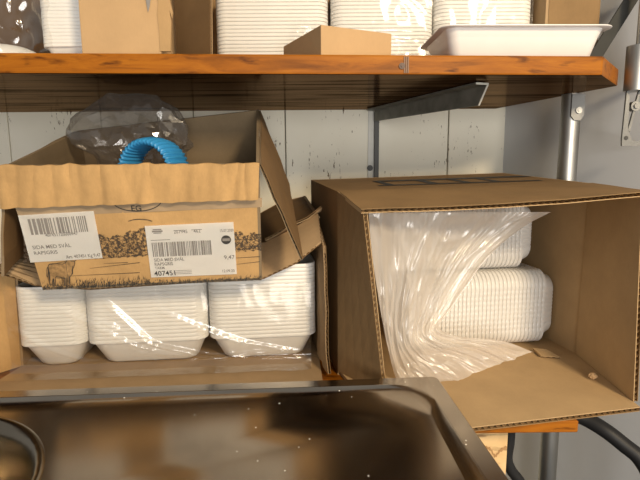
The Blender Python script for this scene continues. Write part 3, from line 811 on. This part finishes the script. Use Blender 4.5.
L2, lp2 = label_part('shipping_label', [(145, 225.5), (233.5, 221.5), (237, 273.5), (151.5, 277)],
    [('407451', .045, .965, 8.2, 'black', .05, .95), ('SIDA MED SVÅL', .06, .69, 5.2, 'greyprint', .05, .86), ('RAPSGRIS', .06, .77, 5.2, 'greyprint', .05, .86), ('TARM', .06, .84, 4.4, 'greyprint', .03, .86),
     ('207945', .32, .165, 5.2, 'greyprint', .02, .9), ('462', .545, .165, 5.2, 'greyprint', .03, .9), ('15.07.2020', .84, .175, 4.4, 'greyprint', .02, .72), ('9,47', .865, .70, 6.5, 'greyprint', .03, 1.0), ('12.09.20', .83, .95, 4.6, 'greyprint', .02, .85), ('Danish Crown Foods', .055, .285, 3.0, 'greyprint', 0, 1.0)][:9],
    (.055, .735, .325, .60, 34, 9, 'greyprint'), [(.085, .185, .065, .085), (.075, .195, .095, .125), (.09, .18, .135, .15), (.05, .27, .275, .285)] + [(.27, .48, .88 + k * .03, .887 + k * .03) for k in range(3)] + [(.32 + k * .2, .44 + k * .2, .105, .115) for k in range(2)])
bm = BM(); ngon(bm, [lp2(.905 + .056 * math.cos(a), .33 + .085 * math.sin(a)) for a in [2 * PI * k / 24 for k in range(24)]]); obj('round_stamp', bm, 'black', L2)
bm = BM(); ngon(bm, [p + face_n * .0003 for p in (lp2(.862, .30), lp2(.948, .30), lp2(.948, .352), lp2(.862, .352))]); obj('stamp_band', bm, 'greyprint', L2)

# blue ribbed hose and clear bag inside the meat carton
c = at(154, 172, .785)
ax = V((.93, -.36, 0)).normalized(); ay = V((.36, .93, 0)).normalized()
bm = BM(); rings = []
nT = 110
for k in range(nT + 1):
    a = -.35 + (PI + .7) * k / nT
    R0 = .056 + .0022 * math.sin(k * 1.45)
    er = ax * math.cos(a) * .92 + V((0, 0, 1)) * math.sin(a) * .9
    pc = c + er * (R0 - .006)
    row = []
    for q in range(16):
        b = 2 * PI * q / 16
        row.append(bm.verts.new(pc + er * (.0065 + .0012 * math.sin(k * 1.45)) * math.sin(b) + ay * .026 * math.cos(b)))
    rings.append(row)
for k in range(nT):
    for q in range(16): bm.faces.new((rings[k][q], rings[k][(q + 1) % 16], rings[k + 1][(q + 1) % 16], rings[k + 1][q]))
bm.faces.new(rings[0][::-1]); bm.faces.new(rings[-1])
tag(obj('blue_hose', bm, 'blue', smooth='all', base=c - V((0, 0, .02))), 'bright blue ribbed plastic loop in the meat carton', 'hose')
bm = BM(); bmesh.ops.create_icosphere(bm, subdivisions=4, radius=1)
cb = at(139, 145, .880); rbag = random.Random(21)
spikes = [(V((-.95, -.1, .25)), .42), (V((-.55, -.2, .8)), .20), (V((.15, -.2, .97)), .20), (V((.62, -.3, .62)), .16), (V((.85, -.4, -.5)), .40), (V((-.7, -.5, -.5)), .1)]
for q in bm.verts:
    n = (q.co + V((rbag.uniform(-1, 1), rbag.uniform(-1, 1), rbag.uniform(-1, 1))) * .06).normalized()
    vd = noise.voronoi(V((n.x * 2.1 + n.z * .9, n.y * 2.2, n.z * 1.0)) + V((3, 1, 2)))[0]
    s_ = .84 + .12 * noise.noise(n * 1.5 + V((4, 1, 7))) + .26 * (vd[1] - vd[0]) + .05 * noise.noise(n * 5)
    for d_, a_ in spikes: s_ += a_ * max(0, n.dot(d_.normalized())) ** 10
    p = V((n.x * (.090 if n.z > -.1 else .076), n.y * .056, n.z * (.084 if n.z > 0 else .066))) * s_
    q.co = cb + p
    if q.co.z > ZUB - .008: q.co.z = ZUB - .008 - (q.co.z - ZUB + .008) * .2
tag(obj('plastic_bag', bm, 'filmsoft', smooth=9, base=cb - V((0, 0, .08))), 'crumpled clear plastic bag rising out of the meat carton', 'bag')

# ------------------------------------------------------------------ right carton
RB = empty('cardboard_box', V((.2, .95, ZL)), 'large open cardboard box on its side with clear containers inside', 'box')
zt = EYE.z - .036
CL, CR, BL, BR = V((.028, .79, ZL)), V((.466, .858, ZL)), V((-.018, 1.055, ZL)), V((.412, 1.135, ZL))
def up(p, z): return V((p.x, p.y, z))
CLt, CRt, BLt, BRt = up(CL, EYE.z - .041), up(CR, EYE.z - .034), up(BL, EYE.z - .030), up(BR, EYE.z - .020)
bm = BM()
for (p, q, r, s, w) in ((CL, CR, BL, BR, (0, 0, 1)), (CL, CLt, BL, BLt, (1, 0, 0)), (CR, CRt, BR, BRt, (-1, 0, 0)), (BL, BR, BLt, BRt, (0, -1, 0)), (CLt, CRt, BLt, BRt, (0, 0, -1))):
    g = bil(p, q, r, s, 5, 6); board(bm, g, .005, sided(g, w))
obj('body', bm, ('k_out', 'k_in'), RB)
LFt, LFb = at(363, 213, .69), V((.093, .699, ZL + .006))
RFb = onz(639, 406, ZL); RFt = at(645, 196, RFb.y)
BFa, BFb_ = onz(475, 428, ZL + .005), onz(640, 408, ZL + .005)
bdir = (BFa - BFb_).normalized(); BFl = BFb_ + bdir * .36
# bottom flap
g = bil(CL + V((.004, -.001, 0)), CR + V((-.004, -.001, 0)), up(BFl, ZL), up(BFb_, ZL), 5, 8); 
bm = BM(); board(bm, g, .0065, sided(g, (0, 0, 1)), flutes=('i1',)); obj('flap', bm, ('k_out', 'k_in'), RB)
# left flap
g = bil(CL + V((0, -.001, .006)), CLt + V((0, -.001, 0)), LFb, LFt, 5, 6); bm = BM(); board(bm, g, .0065, sided(g, (1, 0, 0)), flutes=('i1',)); obj('flap', bm, ('k_out', 'k_in'), RB)
# right flap
g = bil(CR + V((-.002, -.001, .0072)), CRt + V((0, -.001, 0)), RFb + V((-.002, 0, .0072)), RFt + V((.003, 0, 0)), 5, 6); bm = BM(); board(bm, g, .0065, sided(g, (-1, 0, 0)), flutes=('i1',)); obj('flap', bm, ('k_out', 'k_in'), RB)
# top flap
TFa, TFb = at(361, 209, .685), at(652, 191, RFb.y - .004)
g = bil(CLt + V((.002, -.001, .001)), CRt + V((0, -.001, .001)), TFa, TFb, 6, 10, lambda a, b: V((0, 0, -.004 * math.sin(b * PI) * a + .0015 * noise.noise(V((a * 2, b * 5, 3))))))
bm = BM(); board(bm, g, .0065, sided(g, (0, 0, -1)), flutes=('i1',)); obj('flap', bm, ('k_out', 'k_in'), RB)
# printed mark on the top, seen almost edge on
def tp(a, b): 
    e = (CLt.lerp(CRt, a)); f = (BLt.lerp(BRt, a)); return e.lerp(f, b) + V((0, 0, .0008))
bm = BM()
for (a0, a1, b0, b1) in ((.24, .98, .56, .66), (.2, .9, .24, .30), (.24, .27, .3, .56), (.42, .46, .3, .56), (.57, .60, .3, .56), (.70, .73, .3, .56)): ngon(bm, [tp(a0, b0), tp(a1, b0), tp(a1, b1), tp(a0, b1)])
obj('black_print', bm, 'black', RB)
bm = BM(); up_ = V((0, 0, .0007)); dn = V((0, .0016, 0))
g = [[CLt.lerp(CRt, k / 20) + up_ + V((0, -.0006 + .0006 * math.sin(k * 2.1), 0)) for k in range(21)], [CLt.lerp(CRt, k / 20) + up_ + dn for k in range(21)]]
surf(bm, g); obj('worn_crease', bm, 'k_in', RB)
# small cut strip where the flaps meet
bm = BM(); c = onz(541, 354, ZL + .006)
g = bil(onz(533, 350, ZL + .008), onz(546, 351, ZL + .010), onz(541, 358, ZL + .006), onz(560, 359, ZL + .006), 2, 4); board(bm, g, .004, sided(g, (0, 0, 1)), flutes=('i1',)); obj('torn_tab', bm, ('k_out', 'k_in'), RB)
bm = BM(); bmesh.ops.create_icosphere(bm, subdivisions=3, radius=1); c = onz(593, 376, ZL + .0125)
for q in bm.verts: q.co = c + V((q.co.x * .006, q.co.y * .005, q.co.z * .005)) * (1 + .4 * noise.noise(q.co * 2.5))
tag(obj('cardboard_scrap', bm, 'kraft_plain', base=c), 'tiny torn cardboard scrap on the floor of the open right box', 'scrap')

# clear containers nested on their sides, bottoms to the right
xd = (CR - CL).normalized(); yd = V((-xd.y, xd.x, 0))
def cont_bm(hh, dd, dep, tap, rim, th):
    bm = tray_bm(hh, dd, dep, tap, rim, th, r=.026, n=6, skirt=.0062, ribs=9)
    rot = Matrix(((xd.x, yd.x, 0), (xd.y, yd.y, 0), (0, 0, 1)))
    for q in bm.verts:
        x, y, z = q.co; q.co = rot @ V((-z, y, x))           # opening looks left, base right
    return bm
tier = [(.142, .13, ZL + .0065, at(557, 345, .905), .165, 34, 'lower'), (.130, .13, ZL + .0065 + .1435, at(538, 240, .915), .165, 32, 'upper')]
for hh, dd, zz, pr_, dy, n, nm in tier:
    base = V((pr_.x, pr_.y, zz + hh / 2)) + yd * (dd / 2 + (.002))
    tb = cont_bm(hh, dd, .034, .010, .0045, .0012)
    stack_trays('clear_container', tb, 'pp', base, (0, 0, 0), n, .0078, -xd,
        (lambda nm: lambda k: ('rightmost clear container of the %s row in the open right box, smooth base showing' % nm) if k == 0 else ('clear plastic container nested in the %s row inside the open right box' % nm))(nm),
        'container', 'clear containers in the %s row of the right box' % nm, jit=.0)

# milky bag spilling from the right carton
cols = 130; rows = 90
def curtain(left, right, Yl, Yr, seed, pleat):
    """left / right: lists of (u, v) down the two edges, with depths"""
    Lp = bezier([at(u, v, y) for (u, v), y in zip(left, Yl)], 20); Rp = bezier([at(u, v, y) for (u, v), y in zip(right, Yr)], 20)
    g = []
    for i in range(rows + 1):
        a = i / rows; l = Lp[int(a * (len(Lp) - 1))]; r = Rp[int(a * (len(Rp) - 1))]; row = []
        for j in range(cols + 1):
            b = j / cols; q = l.lerp(r, b)
            w = noise.noise(V((b * 6 + .6 * noise.noise(V((a * 3, b * 3, seed))), a * 1.6, seed)))
            w2 = 1 - 2 * abs(noise.noise(V((b * 16 + a * 2.5, a * 2.2 + 3, seed + 4))))
            w3 = 1 - 2 * abs(noise.noise(V((b * 15, a * 3.5, seed + 9))))
            w4 = 1 - 2 * abs(noise.noise(V((b * 7 - a * 3, a * 6 + b * 2, seed + 15))))
            q = q + V((0, -1, .1)) * (pleat * 1.3 * w + pleat * .35 * w2 + pleat * .25 * w3 + pleat * .5 * w4)
            q.z = max(q.z, ZL + .0075 + .001 * (w2 + 1)); q.y = max(q.y, .625)
            row.append(q)
        g.append(row)
    return g
bm = BM()
g = curtain([(368, 213), (372, 260), (380, 310), (388, 350), (396, 378), (408, 398)], [(548, 212), (520, 228), (486, 258), (452, 308), (440, 328), (462, 336), (500, 340), (531, 351)],
            [.735, .745, .75, .755, .75, .72], [.80, .815, .81, .80, .78, .79, .80, .81], 3, .009)
surf(bm, g)
tag(obj('poly_bag', bm, 'poly', smooth='all', base=V((.15, .76, ZL))), 'milky crumpled plastic bag spilling out of the open right box', 'bag')

# ------------------------------------------------------------------ things on the upper shelf
UB = empty('cardboard_box', V((.08, .95, ZU)), 'open cardboard box of white trays up on the wooden shelf', 'box')
ux0, ux1 = at(170, 40, .96).x, at(548, 40, .96).x; uy0, uy1 = .955, 1.19; uh = .30
A_, B_, C_, D_ = V((ux0, uy0, ZU)), V((ux1, uy0 + .01, ZU)), V((ux0 - .0, uy1, ZU)), V((ux1 - .004, uy1, ZU)); hv = V((0, 0, uh))
bm = BM()
for (p, q, r, s, w) in ((A_, B_, C_, D_, (0, 0, 1)), (A_, A_ + hv, C_, C_ + hv, (1, 0, 0)), (B_, B_ + hv, D_, D_ + hv, (-1, 0, 0)), (C_, D_, C_ + hv, D_ + hv, (0, -1, 0)), (A_ + hv, B_ + hv, C_ + hv, D_ + hv, (0, 0, -1))):
    g = bil(p, q, r, s, 3, 4); board(bm, g, .005, sided(g, w))
obj('body', bm, ('l_out', 'l_in'), UB)
lz = ZU + .0005
e1 = at(214, 30, .885); e0 = at(176, 30, .94)
g = bil(V((e0.x - .004, .952, lz)), V((e1.x - .009, e1.y + .002, lz)), V((e0.x - .004, .952, lz + uh - .01)), V((e1.x, e1.y, lz + uh - .01)), 10, 4)
g[0][-1] += V((-.004, 0, .004))
bm = BM(); board(bm, g, .005, sided(g, (.3, 1, 0)), flutes=('j1',)); obj('flap', bm, ('l_out', 'l_in'), UB)
e1 = at(600, 10, .945)
g = bil(B_ + V((0, -.001, .001)), V((e1.x, e1.y, lz)), B_ + hv + V((0, -.001, 0)), V((e1.x, e1.y, lz + uh)), 4, 4)
bm = BM(); board(bm, g, .005, sided(g, (0, 1, 0)), flutes=('j1',)); obj('flap', bm, ('k_out', 'k_in'), UB)
for where, ua, ub in (('left', 214, 328), ('middle', 331, 434.5), ('right', 436, 534)):
    Yr = .985
    xa, xb = at(ua, 20, Yr).x, at(ub, 20, Yr).x
    tb = tray_bm(xb - xa, .165, .036, .016, .002, .0018, r=.022, skirt=.0060)
    stack_trays('foam_tray', tb, 'foam', V(((xa + xb) / 2, Yr + .083, ZU + .0058)), (0, 0, 0), 26, .0068, V((0, 0, 1)),
        (lambda wr: lambda k: 'white foam tray nested in the %s stack on the upper wooden shelf' % wr)(where), 'tray', 'foam trays in the %s stack on the upper shelf' % where)
# wrap round those stacks
xl, xr = at(213, 20, .97).x, at(534, 20, .97).x
g = [[V((xl + (xr - xl) * j / 220, .976 - .006 * abs(math.sin(j / 220 * PI * 3)) , ZU + .008 + .20 * (1 - i / 60))) for j in range(221)] for i in range(61)]
sg = -1 if gnormals(g)[20][50].y > 0 else 1
rd = [(.55, .03, .98, .2, .004 * sg, .02), (.5, .28, .95, .20, .004 * sg, .014), (.62, .22, .78, .34, .004 * sg, .02), (.56, .30, .62, .66, .006 * sg, .03), (.64, .36, .70, .62, .004 * sg, .02), (.75, .1, .85, .16, .004 * sg, .02), (.6, .7, .95, .78, .003 * sg, .015), (.6, .5, .98, .55, .007 * sg, .012)]
bm = BM(); surf(bm, wrapsheet(g, rd, 12, .0022))
tag(obj('plastic_wrap', bm, 'filmlow', smooth='all', base=V(((xl + xr) / 2, .97, ZU))), 'clear plastic wrap around the tray stacks on the upper wooden shelf', 'plastic wrap')

# small flat carton, turned corner towards us
c0 = V((at(321, 40, .755).x, .755, ZU + .0005)); sdr = V((.90, .435, 0)).normalized(); sdl = V((-.435, .90, 0)).normalized()
lw_ = .121; ld = .145; hz = .042
bm = BM(); prism(bm, [c0, c0 + sdr * lw_, c0 + sdr * lw_ + sdl * ld, c0 + sdl * ld], V((0, 0, hz))); bevel(bm, .0012, 2)
SB = empty('flat_carton', c0 + sdr * .05 + sdl * .04, 'small flat tan carton with its corner at the upper shelf edge', 'box')
obj('body', bm, 'kraft_plain', SB)
bm = BM(); t0 = c0 + sdl * (ld / 2) + V((0, 0, hz + .0003))
prism(bm, [t0 - sdl * .0006, t0 + sdr * lw_ - sdl * .0006, t0 + sdr * lw_ + sdl * .0006, t0 + sdl * .0006], V((0, 0, .0003))); obj('lid_seam', bm, 'knot', SB)

# white tray at the shelf edge
a = at(441, 25, .785); b = at(619, 26, .785)
tw = b.x - a.x
bm = tray_bm(tw, .165, a.z - ZU, .014, .009, .002, r=.016, n=8)
bmesh.ops.translate(bm, verts=bm.verts, vec=(0, 0, ZU + .0003))
rt = Matrix.Rotation(math.radians(1.5), 4, 'Z')
bmesh.ops.transform(bm, matrix=Matrix.Translation(V(((a.x + b.x) / 2 - .001, .785 + .0825, 0))) @ rt, verts=bm.verts)
tag(obj('serving_tray', bm, 'traywhite', smooth=50, base=V(((a.x + b.x) / 2, .867, ZU))), 'shallow white rectangular tray at the right end of the upper shelf', 'tray')

# carton with a torn right edge
a = at(81, 40, .738); b = at(172, 40, .745)
CT = empty('carton', V(((a.x + b.x) / 2, .80, ZU)), 'plain tan closed carton with a torn corner on the upper shelf', 'box')
bm = BM()
y0 = .738
prism(bm, [V((a.x, y0, ZU + .0004)), V((b.x - .014, y0, ZU + .0004)), V((b.x - .014, y0 + .05, ZU + .0004)), V((a.x, y0 + .05, ZU + .0004))], V((0, 0, .16))); bevel(bm, .0015, 2); obj('body', bm, 'kraft_plain', CT)
bm = BM()
edge = [(160, 51), (170.5, 52), (170.8, 40), (171, 22), (169.5, 10), (172, 18), (172.6, 12), (170, 2), (167, -14), (156, -14), (158, 4), (157, 14), (159, 30)]
prism(bm, [at(u, v if v < 50 else 51.2, y0 - .0015) for u, v in edge], V((0, .004, 0)))
obj('torn_flap', bm, 'kraft', CT)
bm = BM(); prism(bm, [at(u, v, y0 - .0019) for u, v in ((145, -4), (151, -4), (149.5, 7), (148, 12), (146.5, 4))], V((0, .0003, 0))); obj('torn_patch', bm, 'greyprint', CT)
# white stack beside it, mostly behind the carton
sx0, sx1 = at(39, 30, .80).x, at(118, 30, .80).x
tb = tray_bm(sx1 - sx0, .15, .03, .012, .002, .001, r=.012, skirt=.0051)
stack_trays('paper_tray', tb, 'foam', V(((sx0 + sx1) / 2, .80 + .075, ZU + .0004)), (0, 0, 0), 30, .0052, V((0, 0, 1)), lambda k: 'white lid nested in the stack left of the plain tan carton', 'lid', 'white lids stacked left of the tan carton', jit=.0003)
# bowl lying upside down at the far left
c = at(4, 46, .80); rb2 = at(42, 46, .80).x - c.x
bm = BM(); prof2 = [(rb2, .0005), (rb2 * 1.0, .004), (rb2 * .93, .011), (rb2 * .75, .019), (rb2 * .58, .023), (rb2 * .5, .0235), (.001, .0235)]
loopsurf(bm, [[V((c.x + r * math.cos(2 * PI * k / 48), .80 + r * math.sin(2 * PI * k / 48), ZU + z)) for k in range(48)] for r, z in prof2], close0=True, close1=True)
bmesh.ops.recalc_face_normals(bm, faces=bm.faces[:])
tag(obj('foam_bowl', bm, 'foam', smooth=60, base=V((c.x, .80, ZU))), 'white round bowl upside down at the far left of the upper shelf', 'bowl')
# clear bag over it
bm = BM(); xa, xb = at(-30, 20, .76).x, at(62, 20, .76).x
g = []
for i in range(61):
    row = []
    for j in range(81):
        a_, b_ = i / 60, j / 80
        q = V((xa + (xb - xa) * b_, .722 + .012 * math.sin(b_ * 3), ZU + .0035 + .15 * (1 - a_)))
        q.y += .010 * noise.noise(V((a_ * 4, b_ * 5, 2))) + .008 * (1 - 2 * abs(noise.noise(V((a_ * 5 + b_ * 3, b_ * 4 - a_ * 2, 8)))))
        row.append(q)
    g.append(row)
surf(bm, g)
tag(obj('plastic_bag', bm, 'film', smooth='all', base=V(((xa + xb) / 2, .72, ZU))), 'clear plastic bag over the white bowl on the upper shelf', 'bag')
# dark carton behind
bm = BM(); q0 = at(-60, 20, .99).x; q1 = at(92, 20, .99).x
prism(bm, [V((q0, .99, ZU + .0004)), V((q1, .99, ZU + .0004)), V((q1, 1.15, ZU + .0004)), V((q0, 1.15, ZU + .0004))], V((0, 0, .30))); bevel(bm, .002, 2)
tag(obj('dark_carton', bm, kraft('dark_board', (.12, .075, .04)), base=V(((q0 + q1) / 2, 1.07, ZU))), 'dark brown carton at the back behind the white bowl', 'box')

# ------------------------------------------------------------------ light
w = bpy.data.worlds.new('world'); bpy.context.scene.world = w; w.use_nodes = True
bg = w.node_tree.nodes['Background']; bg.inputs[0].default_value = (1.0, .98, .95, 1); bg.inputs[1].default_value = .34
def area(name, loc, target, size, power, col):
    l = bpy.data.lights.new(name, 'AREA'); l.size = size; l.energy = power; l.color = col
    o = bpy.data.objects.new(name, l); C.objects.link(o); o.location = loc
    o.rotation_euler = (V(target) - V(loc)).to_track_quat('-Z', 'Y').to_euler()
    return o
area('ceiling_lamp', (.89, -1.12, 2.08), (.1, .85, .95), .3, 52, (1, .80, .54))
area('added_fill_light', (.4, -1.55, 1.10), (0, 1.1, 1.2), .9, 36, (1, .96, .90))  # added soft fill behind the camera, brightens the wall under the shelf

sc = bpy.context.scene
sc.view_settings.view_transform = 'Standard'; sc.view_settings.look = 'None'; sc.view_settings.gamma = 1; sc.view_settings.use_curve_mapping = False
sc.view_settings.exposure = -0.1
sc.cycles.transparent_max_bounces = 32
sc.cycles.max_bounces = 10
sc.cycles.caustics_reflective = False; sc.cycles.caustics_refractive = False
